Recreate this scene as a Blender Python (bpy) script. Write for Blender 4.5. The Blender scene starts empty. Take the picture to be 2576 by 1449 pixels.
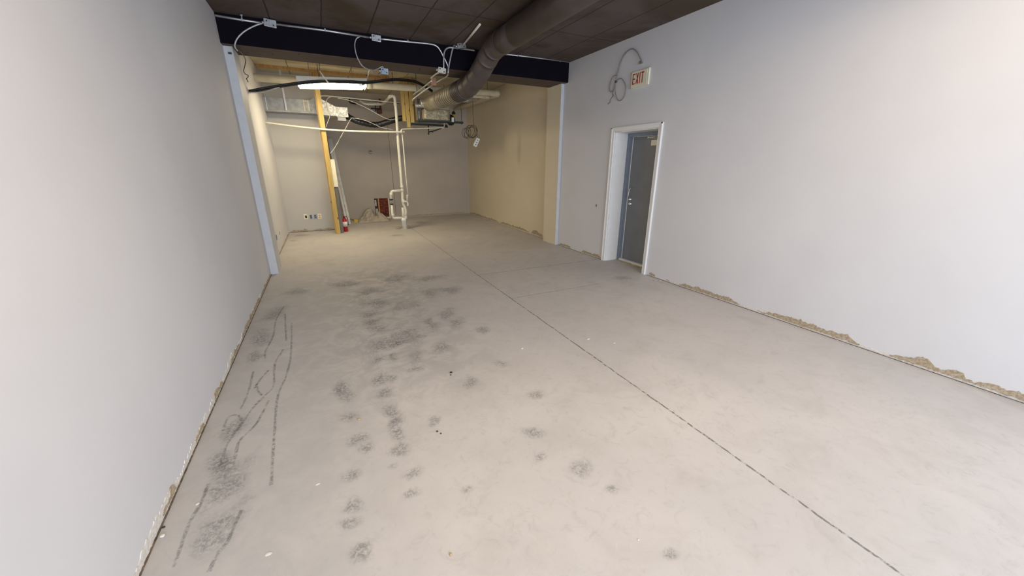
import bpy, bmesh, math, random
from mathutils import Vector, Matrix, noise
random.seed(7)
sc = bpy.context.scene
COL = sc.collection
# ------------------------------------------------------------------ camera
YAW, PITCH, ROLL = math.radians(26.287), math.radians(-18.535), math.radians(0.19)
FPX = 928.96
F = Vector((math.sin(YAW)*math.cos(PITCH), math.cos(YAW)*math.cos(PITCH), math.sin(PITCH)))
r0 = Vector((math.cos(YAW), -math.sin(YAW), 0)); u0 = r0.cross(F)
R = r0*math.cos(ROLL)+u0*math.sin(ROLL); U = -r0*math.sin(ROLL)+u0*math.cos(ROLL)
CAM = Vector((0, 0, 1.5))
cd = bpy.data.cameras.new('camera'); cam = bpy.data.objects.new('camera', cd); COL.objects.link(cam)
cd.sensor_fit = 'HORIZONTAL'; cd.sensor_width = 36; cd.lens = 36*FPX/2576; cd.clip_start = .05
M = Matrix((R, U, -F)).transposed().to_4x4(); M.translation = CAM; cam.matrix_world = M
sc.camera = cam
# ------------------------------------------------------------------ world, lights, exposure
sc.view_settings.view_transform = 'Standard'; sc.view_settings.look = 'None'
sc.view_settings.gamma = 1; sc.view_settings.use_curve_mapping = False
sc.view_settings.exposure = 0.70
w = bpy.data.worlds.new('sky'); sc.world = w; w.use_nodes = True
w.node_tree.nodes['Background'].inputs[0].default_value = (.72, .84, 1, 1)
w.node_tree.nodes['Background'].inputs[1].default_value = 1.6
def area(name, loc, rot, sx, sy, power, color):
    l = bpy.data.lights.new(name, 'AREA'); l.shape = 'RECTANGLE'; l.size = sx; l.size_y = sy
    l.energy = power; l.color = color
    o = bpy.data.objects.new(name, l); COL.objects.link(o); o.location = loc; o.rotation_euler = rot
    return o
# daylight coming in through the shop front behind the camera
area('shopfront_daylight', (1.7, -3.35, 1.8), (math.radians(78), 0, 0), 4.4, 2.5, 158, (.80, .89, 1))
# added warm fill lights overhead, out of view, to brighten the side walls
area('front_fill_light', (.5, .9, 3.0), (0, 0, 0), 1.2, .3, 26, (1, .79, .55))
area('front_fill_light', (2.6, .9, 3.0), (0, 0, 0), 1.2, .3, 21, (1, .79, .55))

def at(px, py, ax, val):
    d = R*((px-1288)/FPX) - U*((py-724.5)/FPX) + F
    return CAM + d*((val-CAM[ax])/d[ax])
# ------------------------------------------------------------------ materials
MATS = {}
def nodes(name, rough=.6, metal=0.):
    m = bpy.data.materials.new(name); m.use_nodes = True
    nt = m.node_tree; b = nt.nodes['Principled BSDF']
    b.inputs['Roughness'].default_value = rough; b.inputs['Metallic'].default_value = metal
    MATS[name] = m
    return m, nt, b
def N(nt, t, **k):
    n = nt.nodes.new(t)
    for a, v in k.items(): setattr(n, a, v)
    return n
def setin(n, k, v):
    n.inputs[k].default_value = v
def math_(nt, op, a, b=None, c=None):
    n = N(nt, 'ShaderNodeMath', operation=op)
    for i, v in enumerate((a, b, c)):
        if v is None: continue
        if isinstance(v, (int, float)): n.inputs[i].default_value = v
        else: nt.links.new(v, n.inputs[i])
    return n.outputs[0]
def mix(nt, fac, a, b):
    n = N(nt, 'ShaderNodeMix', data_type='RGBA')
    if isinstance(fac, (int, float)): n.inputs[0].default_value = fac
    else: nt.links.new(fac, n.inputs[0])
    for i, v in ((6, a), (7, b)):
        if isinstance(v, tuple): n.inputs[i].default_value = (*v, 1)
        else: nt.links.new(v, n.inputs[i])
    return n.outputs[2]
def noise_(nt, vec, scale, detail=4, rough=.55, dist=0):
    n = N(nt, 'ShaderNodeTexNoise'); nt.links.new(vec, n.inputs['Vector'])
    setin(n, 'Scale', scale); setin(n, 'Detail', detail); setin(n, 'Roughness', rough); setin(n, 'Distortion', dist)
    return n.outputs['Fac']
def ramp(nt, v, lo, hi, a=0., b=1.):
    n = N(nt, 'ShaderNodeMapRange'); n.interpolation_type = 'SMOOTHSTEP'
    nt.links.new(v, n.inputs[0])
    for i, q in enumerate((lo, hi, a, b)): n.inputs[i+1].default_value = q
    return n.outputs[0]
def bump(nt, b, h, strength=.3, dist=.01):
    n = N(nt, 'ShaderNodeBump'); setin(n, 'Strength', strength); setin(n, 'Distance', dist)
    nt.links.new(h, n.inputs['Height']); nt.links.new(n.outputs[0], b.inputs['Normal'])
def pos(nt):
    g = N(nt, 'ShaderNodeNewGeometry'); return g.outputs['Position']
def simple(name, col, rough=.6, metal=0., var=.12, scale=12, bs=0., spec=.5):
    m, nt, b = nodes(name, rough, metal); b.inputs['Specular IOR Level'].default_value = spec
    tc = N(nt, 'ShaderNodeTexCoord').outputs['Object']
    n = noise_(nt, tc, scale)
    dark = tuple(c*(1-var) for c in col); lite = tuple(min(1, c*(1+var)) for c in col)
    nt.links.new(mix(nt, ramp(nt, n, .3, .7), dark, lite), b.inputs['Base Color'])
    if bs: bump(nt, b, n, bs)
    return m
simple('pvc', (.74, .71, .60), .4, var=.06)
simple('pvc_white', (.80, .81, .80), .4, var=.05)
simple('drain_paint', (.68, .62, .47), .6, var=.08, scale=5)
simple('emt', (.62, .62, .64), .38, .75, var=.1)
simple('bx', (.5, .5, .5), .45, .6, var=.15, scale=60)
simple('galv', (.62, .64, .66), .32, .85, var=.18, scale=25)
simple('galv_paint', (.33, .34, .35), .6, .1, var=.2, scale=9)
simple('beige_metal', (.62, .60, .52), .5, var=.08)
simple('black_rubber', (.012, .012, .013), .5, var=.3)
simple('black_foil', (.015, .016, .018), .35, var=.4, scale=18, bs=.6)
simple('wire_dark', (.05, .045, .045), .5)
simple('wire_grey', (.24, .23, .23), .5)
simple('cord_brown', (.06, .045, .035), .5)
simple('cable_pale', (.5, .47, .42), .5)
simple('duct_brown', (.088, .068, .064), .5, .0, var=.16, scale=5)
simple('rib_duct_brown', (.018, .014, .013), .6); simple('rib_duct_bare', (.10, .085, .06), .6)  # darkened duct copies: crease shade coloured into the valleys between ribs
simple('duct_bare', (.36, .33, .25), .5, .3, var=.12, scale=6)
simple('wood_brown', (.42, .22, .12), .7)
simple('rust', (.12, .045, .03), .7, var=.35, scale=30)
simple('iron_black', (.02, .018, .016), .6)
simple('green_angle', (.012, .035, .028), .45, var=.2)
simple('tan_panel', (.20, .165, .12), .7, var=.15)
simple('white_plastic', (.82, .82, .80), .4, var=.03)
simple('cream_plastic', (.80, .76, .60), .4, var=.03)
simple('blue_metal', (.28, .34, .42), .4, .4, var=.2, scale=40)
simple('orange_plastic', (.75, .38, .08), .5)
simple('red_paint', (.42, .012, .016), .3, var=.08)
simple('label_white', (.75, .74, .70), .5)
simple('sign_red', (.45, .035, .02), .5, var=.05)
simple('board_grey', (.62, .61, .57), .6, var=.1)
simple('dark_panel_shade', (.17, .155, .14), .7, var=.1)
simple('cream_board', (.82, .76, .58), .6, var=.05)
simple('yellow', (.70, .48, .03), .5)
simple('drop_cloth', (.47, .41, .34), .95, var=.12, scale=6)
simple('door_grey', (.205, .215, .225), .45, var=.06, scale=3)
simple('frame_blue', (.23, .27, .33), .45, var=.06)
simple('trim_white', (.80, .80, .80), .45, var=.02)
simple('column_paint', (.60, .615, .65), .5, var=.03)
simple('chrome', (.75, .75, .75), .2, 1.)
simple('beam_navy', (.0055, .0042, .0085), .85, var=.15, scale=4, spec=.12)
simple('beam_brown', (.078, .057, .046), .75, var=.12, scale=4)
simple('chip_white', (.72, .71, .68), .6)
simple('chip_dark', (.035, .035, .035), .8)
simple('chip_tan', (.5, .38, .2), .8)
simple('mortar', (.6, .55, .42), .9, var=.2, scale=60, bs=.5)
simple('dark_gap', (.03, .026, .022), .9)
simple('base_gap', (.16, .12, .085), .9, var=.5, scale=30)
simple('foam', (.55, .4, .1), .9)
# wood with grain and knots
def wood(name, c1, c2):
    m, nt, b = nodes(name, .65)
    tc = N(nt, 'ShaderNodeTexCoord').outputs['Object']
    mp = N(nt, 'ShaderNodeMapping'); nt.links.new(tc, mp.inputs[0]); mp.inputs['Scale'].default_value = (30, 30, 2.5)
    n = noise_(nt, mp.outputs[0], 1.0, 5, .6, .4)
    v = N(nt, 'ShaderNodeTexVoronoi'); mp2 = N(nt, 'ShaderNodeMapping'); nt.links.new(tc, mp2.inputs[0])
    mp2.inputs['Scale'].default_value = (9, 9, 3.2); nt.links.new(mp2.outputs[0], v.inputs['Vector']); setin(v, 'Scale', 1.)
    c = mix(nt, ramp(nt, n, .3, .7), c1, c2)
    c = mix(nt, ramp(nt, v.outputs['Distance'], .13, .07), c, (.13, .06, .02))
    nt.links.new(c, b.inputs['Base Color'])
wood('stud', (.44, .30, .085), (.56, .41, .14))
wood('stud_orange', (.48, .25, .07), (.60, .36, .12))
# crinkled foil
def foil(name, c):
    m, nt, b = nodes(name, .35, .35)
    tc = N(nt, 'ShaderNodeTexCoord').outputs['Object']
    n = noise_(nt, tc, 22, 5, .65, .8)
    nt.links.new(mix(nt, ramp(nt, n, .38, .6), tuple(q*.6 for q in c), c), b.inputs['Base Color'])
    bump(nt, b, n, .9, .02)
foil('foil', (.78, .79, .76)); foil('foil_warm', (.62, .55, .38))
# insulation
m, nt, b = nodes('insulation', .95)
tc = N(nt, 'ShaderNodeTexCoord').outputs['Object']; n = noise_(nt, tc, 16, 6, .7)
nt.links.new(mix(nt, ramp(nt, n, .35, .65), (.10, .018, .012), (.34, .09, .06)), b.inputs['Base Color']); bump(nt, b, n, 1., .03)
# EXIT face / lamps
m, nt, b = nodes('lamp_lens', .4)
setin(b, 'Base Color', (.9, .9, .85, 1)); setin(b, 'Emission Color', (1, .84, .56, 1)); setin(b, 'Emission Strength', 23.)
# wall paint
def paint(name, col, var=.03):
    m, nt, b = nodes(name, .75)
    p = pos(nt)
    n = noise_(nt, p, .9, 3); n2 = noise_(nt, p, 60, 2)
    c = mix(nt, ramp(nt, n, .3, .7), tuple(q*(1-var) for q in col), tuple(q*(1+var) for q in col))
    sp = noise_(nt, p, 2.2, 2)
    c = mix(nt, ramp(nt, sp, .80, .82), c, tuple(q*.6 for q in col))
    nt.links.new(c, b.inputs['Base Color']); bump(nt, b, n2, .06, .004)
paint('wall_paint', (.68, .68, .705)); paint('wall_paint_rear_lit', (.72, .64, .48)); paint('wall_paint_alcove_dim', (.53, .51, .47)); paint('wall_paint_back_dim', (.48, .425, .36), .06)  # one wall paint; the other copies carry lamp warmth and dimness in their colour
# glue residue left by the old baseboard
m, nt, b = nodes('glue', .9)
n = noise_(nt, pos(nt), 45, 5, .7)
nt.links.new(mix(nt, ramp(nt, n, .4, .62), (.36, .28, .185), (.52, .44, .33)), b.inputs['Base Color']); bump(nt, b, n, .6, .01)
m, nt, b = nodes('plaster', .9)
n = noise_(nt, pos(nt), 50, 4, .7)
nt.links.new(mix(nt, ramp(nt, n, .4, .6), (.76, .74, .71), (.66, .62, .56)), b.inputs['Base Color']); bump(nt, b, n, .4, .006)
# ceiling planks: joints run down the room
def planks(name, ca, cb, joint, x0, y0, yw):
    m, nt, b = nodes(name, .85)
    p = pos(nt); s = N(nt, 'ShaderNodeSeparateXYZ'); nt.links.new(p, s.inputs[0])
    nz = noise_(nt, p, 3, 3)
    xx = math_(nt, 'ADD', s.outputs[0], math_(nt, 'MULTIPLY', math_(nt, 'SUBTRACT', nz, .5), .02))
    fx = math_(nt, 'ABSOLUTE', math_(nt, 'SUBTRACT', math_(nt, 'FRACT', math_(nt, 'DIVIDE', math_(nt, 'SUBTRACT', xx, x0-.2725), .545)), .5))
    jx = ramp(nt, fx, .018, .006)
    dy = math_(nt, 'ABSOLUTE', math_(nt, 'SUBTRACT', s.outputs[1], y0))
    jy = math_(nt, 'MULTIPLY', ramp(nt, dy, .014, .004), yw)
    j = math_(nt, 'MAXIMUM', jx, jy)
    st = noise_(nt, p, 1.1, 6, .6, .5)
    c = mix(nt, ramp(nt, st, .35, .62), ca, cb)
    g = noise_(nt, p, 14, 5, .7)
    c = mix(nt, ramp(nt, g, .58, .8, 0, .5), c, tuple(q*.45 for q in ca))
    c = mix(nt, math_(nt, 'MULTIPLY', j, .85), c, joint)
    nt.links.new(c, b.inputs['Base Color'])
    bump(nt, b, math_(nt, 'SUBTRACT', math_(nt, 'MULTIPLY', g, .15), j), .5, .01)
planks('ceiling_dark', (.066, .043, .026), (.112, .090, .086), (.012, .009, .008), .245, 4.72, .8)
planks('ceiling_bare', (.50, .43, .29), (.64, .57, .41), (.10, .06, .03), .245, 7.9, .5)
# concrete floor
m, nt, b = nodes('concrete', .62)
p = pos(nt); s = N(nt, 'ShaderNodeSeparateXYZ'); nt.links.new(p, s.inputs[0])
n1 = noise_(nt, p, .55, 5, .6, .3); n2 = noise_(nt, p, 3.2, 6, .65, .6); n3 = noise_(nt, p, 70, 3, .7)
st_ = noise_(nt, p, 12, 7, .75, 1.2)
c = mix(nt, ramp(nt, n1, .35, .65), (.525, .502, .492), (.60, .568, .548))
c = mix(nt, ramp(nt, n2, .45, .75, 0, .45), c, (.44, .41, .385))
c = mix(nt, ramp(nt, n3, .62, .8, 0, .35), c, (.36, .34, .31))
c = mix(nt, ramp(nt, st_, .50, .72, 0, .5), c, (.40, .385, .37))
c = mix(nt, ramp(nt, st_, .42, .25, 0, .35), c, (.68, .63, .575))
# dustier, greyer traffic lane left of the joint
lane = math_(nt, 'MULTIPLY', ramp(nt, math_(nt, 'ABSOLUTE', math_(nt, 'SUBTRACT', s.outputs[0], .38)), 1.0, .2),
             ramp(nt, math_(nt, 'ABSOLUTE', math_(nt, 'SUBTRACT', s.outputs[1], 4.1)), 2.6, .9))
nl = noise_(nt, p, 5, 6, .7, .8)
c = mix(nt, math_(nt, 'MULTIPLY', lane, ramp(nt, nl, .40, .60, .12, .85)), c, (.37, .36, .35))
side = math_(nt, 'MULTIPLY', ramp(nt, s.outputs[0], .35, -.35), ramp(nt, s.outputs[1], 6.2, 4.8))
c = mix(nt, math_(nt, 'MULTIPLY', side, ramp(nt, nl, .3, .7, .25, .75)), c, (.43, .43, .425))
wb = noise_(nt, p, 9, 3)
wob = math_(nt, 'MULTIPLY', math_(nt, 'SUBTRACT', wb, .5), .022)
br = ramp(nt, noise_(nt, p, 24, 3, .7), .40, .52, .15, 1)
jx = math_(nt, 'MULTIPLY', ramp(nt, math_(nt, 'ABSOLUTE', math_(nt, 'SUBTRACT', math_(nt, 'ADD', s.outputs[0], wob), 1.80)), .0085, .003), br)
def cross(y, x1, st):
    d = ramp(nt, math_(nt, 'ABSOLUTE', math_(nt, 'SUBTRACT', math_(nt, 'ADD', s.outputs[1], wob), y)), .010, .003)
    k = math_(nt, 'MULTIPLY', math_(nt, 'GREATER_THAN', s.outputs[0], 1.8), math_(nt, 'LESS_THAN', s.outputs[0], x1))
    return math_(nt, 'MULTIPLY', math_(nt, 'MULTIPLY', d, k), math_(nt, 'MULTIPLY', br, st))
j = math_(nt, 'MAXIMUM', jx, math_(nt, 'MAXIMUM', cross(4.74, 3.99, .85), cross(3.67, 3.1, .7)))
c = mix(nt, math_(nt, 'MULTIPLY', j, .8), c, (.10, .095, .085))
nt.links.new(c, b.inputs['Base Color'])
bump(nt, b, math_(nt, 'SUBTRACT', math_(nt, 'MULTIPLY', n3, .25), j), .25, .006)
# scuffs: alpha from the mark's own UV
def mark(name, col, alpha, sc_):
    m, nt, b = nodes(name, .8); setin(b, 'Base Color', (*col, 1))
    uv = N(nt, 'ShaderNodeTexCoord').outputs['UV']; s = N(nt, 'ShaderNodeSeparateXYZ'); nt.links.new(uv, s.inputs[0])
    dx = math_(nt, 'SUBTRACT', s.outputs[0], .5); dy = math_(nt, 'SUBTRACT', s.outputs[1], .5)
    rr = math_(nt, 'SQRT', math_(nt, 'ADD', math_(nt, 'MULTIPLY', dx, dx), math_(nt, 'MULTIPLY', dy, dy)))
    p = pos(nt); n = noise_(nt, p, sc_, 6, .75, .8); nb = noise_(nt, p, 7, 3)
    rad = ramp(nt, math_(nt, 'ADD', rr, math_(nt, 'MULTIPLY', math_(nt, 'SUBTRACT', nb, .5), .7)), .47, .02)
    a = math_(nt, 'MULTIPLY', math_(nt, 'MULTIPLY', rad, ramp(nt, n, .36, .62)), alpha)
    nt.links.new(a, b.inputs['Alpha'])
mark('smudge', (.27, .275, .27), .48, 55); mark('scuff', (.20, .20, .20), .5, 45)
mark('dust', (.75, .73, .70), .5, 30)

# ------------------------------------------------------------------ mesh helpers
class MB:
    def __init__(s): s.v = []; s.f = []; s.mi = []; s.uv = []; s.sm = []; s.cur = 0
    def add(s, vs, fs, smooth=False, uv=None):
        o = len(s.v); s.v += [Vector(q) for q in vs]
        for i, f in enumerate(fs):
            s.f.append([o+j for j in f]); s.mi.append(s.cur); s.sm.append(smooth); s.uv.append(uv[i] if uv else None)
        return s
    def box(s, a, b, m=None):
        (x0, y0, z0), (x1, y1, z1) = a, b
        vs = [Vector((x, y, z)) for z in (z0, z1) for y in (y0, y1) for x in (x0, x1)]
        if m: vs = [m @ q for q in vs]
        return s.add(vs, [(0, 2, 3, 1), (4, 5, 7, 6), (0, 1, 5, 4), (2, 6, 7, 3), (0, 4, 6, 2), (1, 3, 7, 5)])
    def bevbox(s, a, b, r, m=None):
        bm = bmesh.new(); t = MB().box(a, b)
        vv = [bm.verts.new(q) for q in t.v]; [bm.faces.new([vv[i] for i in f]) for f in t.f]
        bmesh.ops.bevel(bm, geom=bm.edges[:], offset=r, segments=2, profile=.6, affect='EDGES')
        bm.verts.index_update()
        vs = [m @ q.co if m else q.co.copy() for q in bm.verts]; fs = [[q.index for q in f.verts] for f in bm.faces]
        bm.free(); return s.add(vs, fs)
    def tube(s, pts, r, n=10, cap=True):
        pts = [Vector(q) for q in pts]; rs = r if isinstance(r, (list, tuple)) else [r]*len(pts)
        vs = []; t0 = None; up = None
        for i, q in enumerate(pts):
            a = pts[max(i-1, 0)]; c = pts[min(i+1, len(pts)-1)]
            t = (c-a)
            if t.length < 1e-9: t = t0.copy()
            t = t.normalized()
            if up is None:
                up = t.orthogonal().normalized()
            else:
                up = up-t*up.dot(t); up.normalize()
            t0 = t; sd = t.cross(up)
            for k in range(n):
                w_ = 2*math.pi*k/n; vs.append(q+(up*math.cos(w_)+sd*math.sin(w_))*rs[i])
        fs = [(i*n+k, i*n+(k+1) % n, (i+1)*n+(k+1) % n, (i+1)*n+k) for i in range(len(pts)-1) for k in range(n)]
        s.add(vs, fs, True)
        if cap:
            o = len(s.v)-len(vs)
            s.f += [[o+k for k in range(n)][::-1], [o+(len(pts)-1)*n+k for k in range(n)]]
            s.mi += [s.cur]*2; s.sm += [False]*2; s.uv += [None]*2
        return s
    def lathe(s, base, prof, n=20, axis=Vector((0, 0, 1))):
        base = Vector(base); axis = Vector(axis).normalized()
        return s.tube([base+axis*(h+i*1e-5) for i, (rr, h) in enumerate(prof)], [max(q[0], 1e-4) for q in prof], n)
    def build(s, name, mats, parent=None, origin=None):
        me = bpy.data.meshes.new(name); o = bpy.data.objects.new(name, me); COL.objects.link(o)
        if parent is not None:
            base = WB[parent.name]
        elif origin is not None: base = Vector(origin)
        else:
            xs = [q.x for q in s.v]; ys = [q.y for q in s.v]
            base = Vector(((min(xs)+max(xs))/2, (min(ys)+max(ys))/2, min(q.z for q in s.v)))
        me.from_pydata([tuple(q-base) for q in s.v], [], s.f)
        for nm in (mats if isinstance(mats, (list, tuple)) else [mats]): me.materials.append(MATS[nm])
        if any(u for u in s.uv):
            ul = me.uv_layers.new(name='UVMap'); k = 0
            for i, f in enumerate(s.f):
                for j_ in range(len(f)):
                    if s.uv[i]: ul.data[k].uv = s.uv[i][j_]
                    k += 1
        for i, pl in enumerate(me.polygons): pl.material_index = s.mi[i]; pl.use_smooth = s.sm[i]
        me.validate(); me.update()
        if parent is not None: o.parent = parent
        else: o.location = base
        WB[o.name] = base
        return o
WB = {}
def tag(o, label, cat, group=None):
    o['label'] = label; o['category'] = cat
    if group: o['group'] = group
    return o
def struct(o): o['kind'] = 'structure'; return o
def thing(name, label, cat, loc, group=None):
    o = bpy.data.objects.new(name, None); COL.objects.link(o); o.location = loc; o.empty_display_size = .1
    WB[o.name] = Vector(loc); return tag(o, label, cat, group)
def smooth(pts, k=6):
    """Catmull-Rom through the points"""
    P = [Vector(q) for q in pts]; P = [P[0]*2-P[1]]+P+[P[-1]*2-P[-2]]; out = []
    for i in range(1, len(P)-2):
        a, b_, c_, d = P[i-1:i+3]
        for j_ in range(k):
            t = j_/k
            out.append(.5*((2*b_)+(c_-a)*t+(2*a-5*b_+4*c_-d)*t*t+(3*b_-a-3*c_+d)*t**3))
    out.append(P[-2]); return out
def bend(pts, rad=.05, k=5):
    """rounded corners on a polyline"""
    P = [Vector(q) for q in pts]; out = [P[0]]
    for i in range(1, len(P)-1):
        a = (P[i-1]-P[i]); c_ = (P[i+1]-P[i]); d = min(rad, a.length*.45, c_.length*.45)
        A = P[i]+a.normalized()*d; B = P[i]+c_.normalized()*d
        for j_ in range(k+1):
            t = j_/k; out.append(A*(1-t)**2+P[i]*2*t*(1-t)+B*t*t)
    out.append(P[-1]); return out
def px(ax, val, *q):
    return [at(x, y, ax, val) for x, y in q]

# ------------------------------------------------------------------ room shell
XL, XR, XRR, YB, YBUMP, YF = -.84, 3.985, 4.09, 11.34, 9.78, -3.0
ZF, ZR = 3.12, 3.25
BY0, BY1, BZ = 5.93, 6.45, 2.82
floor = struct(MB().box((XL-.3, YF-.3, -.15), (4.6, YB+.3, 0)).build('floor', 'concrete', origin=(0, 0, 0)))
wl = MB().box((XL-.3, YF-.3, 0), (XL, YB+.3, 3.6))
wall_left = struct(wl.build('wall_left', 'wall_paint', origin=(XL, 0, 0)))
DY0, DY1, DZ = 3.79, 4.63, 1.955
wr = MB().box((XR, YF-.3, 0), (4.60, DY0, 3.6)).box((XR, DY1, 0), (4.60, 6.05, 3.6)).box((XR, DY0, DZ), (4.60, DY1, 3.6))
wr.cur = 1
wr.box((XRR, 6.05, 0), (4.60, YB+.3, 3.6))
wall_right = struct(wr.build('wall_right', ['wall_paint', 'wall_paint_rear_lit'], origin=(XR, 0, 0)))
# back wall with the cut-out hole
hx0, hx1, hz1 = 1.235, 1.64, .565
wb_ = MB().box((XL, YB, 0), (hx0, YB+.3, 3.6)).box((hx1, YB, 0), (XRR, YB+.3, 3.6)).box((hx0, YB, hz1), (hx1, YB+.3, 3.6)).box((hx0, YB+.14, 0), (hx1, YB+.3, hz1))
wall_back = struct(wb_.build('wall_back', 'wall_paint_back_dim', origin=(1.6, YB, 0)))
MB().box((1.575+.22, YB-.002, .08), (1.582+.22, YB, 2.7)).build('panel_joint', 'dark_gap', wall_back)
struct(MB().box((XL, YBUMP, 0), (.13, YB, 3.6)).build('wall_alcove', 'wall_paint_alcove_dim'))
# shop front behind the camera
wf = MB().box((XL-.3, YF-.3, 0), (XL+.3, YF, 3.6)).box((3.7, YF-.3, 0), (4.6, YF, 3.6)).box((XL+.3, YF-.3, 2.9), (3.7, YF, 3.6)).box((XL+.3, YF-.3, 0), (3.7, YF, .3))
struct(wf.build('wall_front', 'wall_paint'))
wfm = MB()
for x in (XL+.3, .85, 2.25, 3.65): wfm.box((x, YF-.2, .3), (x+.05, YF-.12, 2.9))
wfm.box((XL+.3, YF-.2, .3), (3.7, YF-.12, .36)).box((XL+.3, YF-.2, 2.84), (3.7, YF-.12, 2.9))
struct(wfm.build('window_1', 'frame_blue'))
struct(MB().box((XL, YF, ZF), (XR, BY0, ZF+.2)).build('ceiling', 'ceiling_dark', origin=(0, 0, ZF)))
struct(MB().box((XL, BY1, ZR), (XRR, YB, ZR+.2)).build('ceiling', 'ceiling_bare', origin=(0, 0, ZR)))
# beam
bm_ = MB(); bm_.box((XL, BY0, BZ), (XR, BY1, 3.5)); bm_.mi = [1, 0, 0, 0, 0, 0]
tag(bm_.build('ceiling_beam', ['beam_navy', 'beam_brown']), 'wide dark navy beam crossing the room under the ceiling, brown underneath', 'beam')
bh = MB()
for x, y in ((-.35, 6.2), (-.05, 6.05), (.75, 6.25), (1.5, 6.1), (2.9, 6.2), (3.4, 6.3)):
    bh.lathe((x, y, BZ-.006), [(.004, 0), (.012, .001), (.012, .006)], 8)
bh.build('bolt_head', 'iron_black', bpy.data.objects['ceiling_beam'])
# columns: boxed posts under each end of the beam
c = tag(MB().box((XL, 6.04, 0), (-.748, 6.5, BZ)).build('wall_column', 'column_paint'), 'narrow pale blue-grey column on the left wall under the beam', 'column')
MB().box((-.80, 6.03, 2.735), (-.765, 6.045, 2.755)).build('anchor_clip', 'green_angle', c)
cm = MB(); cm.box((3.925, 6.045, 0), (XRR+.02, 6.5, BZ)); cm.mi = [1, 1, 0, 1, 1, 1]
tag(cm.build('wall_column', ['column_paint', 'wall_paint_rear_lit']), 'boxed column on the right wall with a bright white front edge', 'column')

# ragged glue residue where the baseboards came off
def peel(axis, plane, sgn, ranges, hmax, parent, seed, mat='glue', z0=.012, name='glue_residue'):
    mb = MB(); rnd = random.Random(seed)
    for a, b_, hh in ranges:
        n = max(6, int(abs(b_-a)/.012)); tops = []; bots = []
        for i in range(n+1):
            t = i/n; q = a+(b_-a)*t
            env = min(1, 8*t+.15, 8*(1-t)+.15)
            hgt = hh*hmax*env*(.5+.7*noise.noise(Vector((q*2.6, seed, 0)))+.45*noise.noise(Vector((q*11, seed, 3)))+.22*rnd.random())
            hgt = max(.006, hgt); zb = z0+.012*rnd.random()
            for lst, z in ((bots, zb), (tops, zb+hgt)):
                v = [0, 0, z]; v[axis] = plane+sgn*(.0055 if mat == 'glue' else .003); v[1-axis] = q; lst.append(v)
        vs = bots+tops; fs = [(i, i+1, n+2+i, n+1+i) for i in range(n)]
        back = [list(q) for q in vs]
        for q in back: q[axis] = plane
        m_ = len(vs)
        fs2 = [(i+m_, n+1+i+m_, n+2+i+m_, i+1+m_) for i in range(n)]
        rim = [(n+1+i, n+2+i, n+2+i+m_, n+1+i+m_) for i in range(n)]+[(i, i+m_, i+1+m_, i+1) for i in range(n)]
        mb.add(vs+back, fs+fs2+rim)
    return mb.build(name, mat, parent)
peel(0, XR, -1, [(3.55, 3.66, .7), (3.30, 3.36, .3), (2.33, 3.14, .95), (1.25, 2.12, 1.), (.1, 1.05, 1.25), (4.74, 5.25, .8), (5.6, 5.98, 1.)], .062, wall_right, 3)
peel(0, XR, -1, [(-.5, 3.68, 1.), (4.69, 6.03, 1.)], .028, wall_right, 4, 'plaster', .004, 'plaster_edge')
peel(0, XRR, -1, [(6.6, 7.3, 1.2), (7.4, 9.0, .9), (9.1, 11.3, .8)], .07, wall_right, 5)
peel(0, XL, 1, [(1.78, 1.95, 1.5), (2.28, 2.46, .9), (2.72, 2.95, 1.1), (3.2, 3.6, 1.), (3.7, 4.9, 1.1), (4.95, 5.95, .9), (6.6, 9.7, .9)], .045, wall_left, 6)
peel(0, XL, 1, [(.8, 5.98, 1.)], .05, wall_left, 8, 'plaster', .004, 'plaster_edge')
peel(1, YBUMP, -1, [(-.8, -.45, 1.1), (-.35, .1, .9)], .07, bpy.data.objects['wall_alcove'], 9)
peel(1, YB, -1, [(1.75, 4.05, .9)], .055, wall_back, 10)
# dark gap between slab and walls
g = MB().box((XR-.007, YF, 0), (XR, 3.70, .0035)).box((XR-.007, 4.69, 0), (XR, 6.04, .0035)).build('floor_gap', 'base_gap', wall_right)
MB().box((XL, YF, 0), (XL+.007, 6.04, .0035)).build('floor_gap', 'base_gap', wall_left)
MB().box((XL, YBUMP-.006, 0), (.13, YBUMP, .010)).build('floor_gap', 'base_gap', bpy.data.objects['wall_alcove'])

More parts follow.
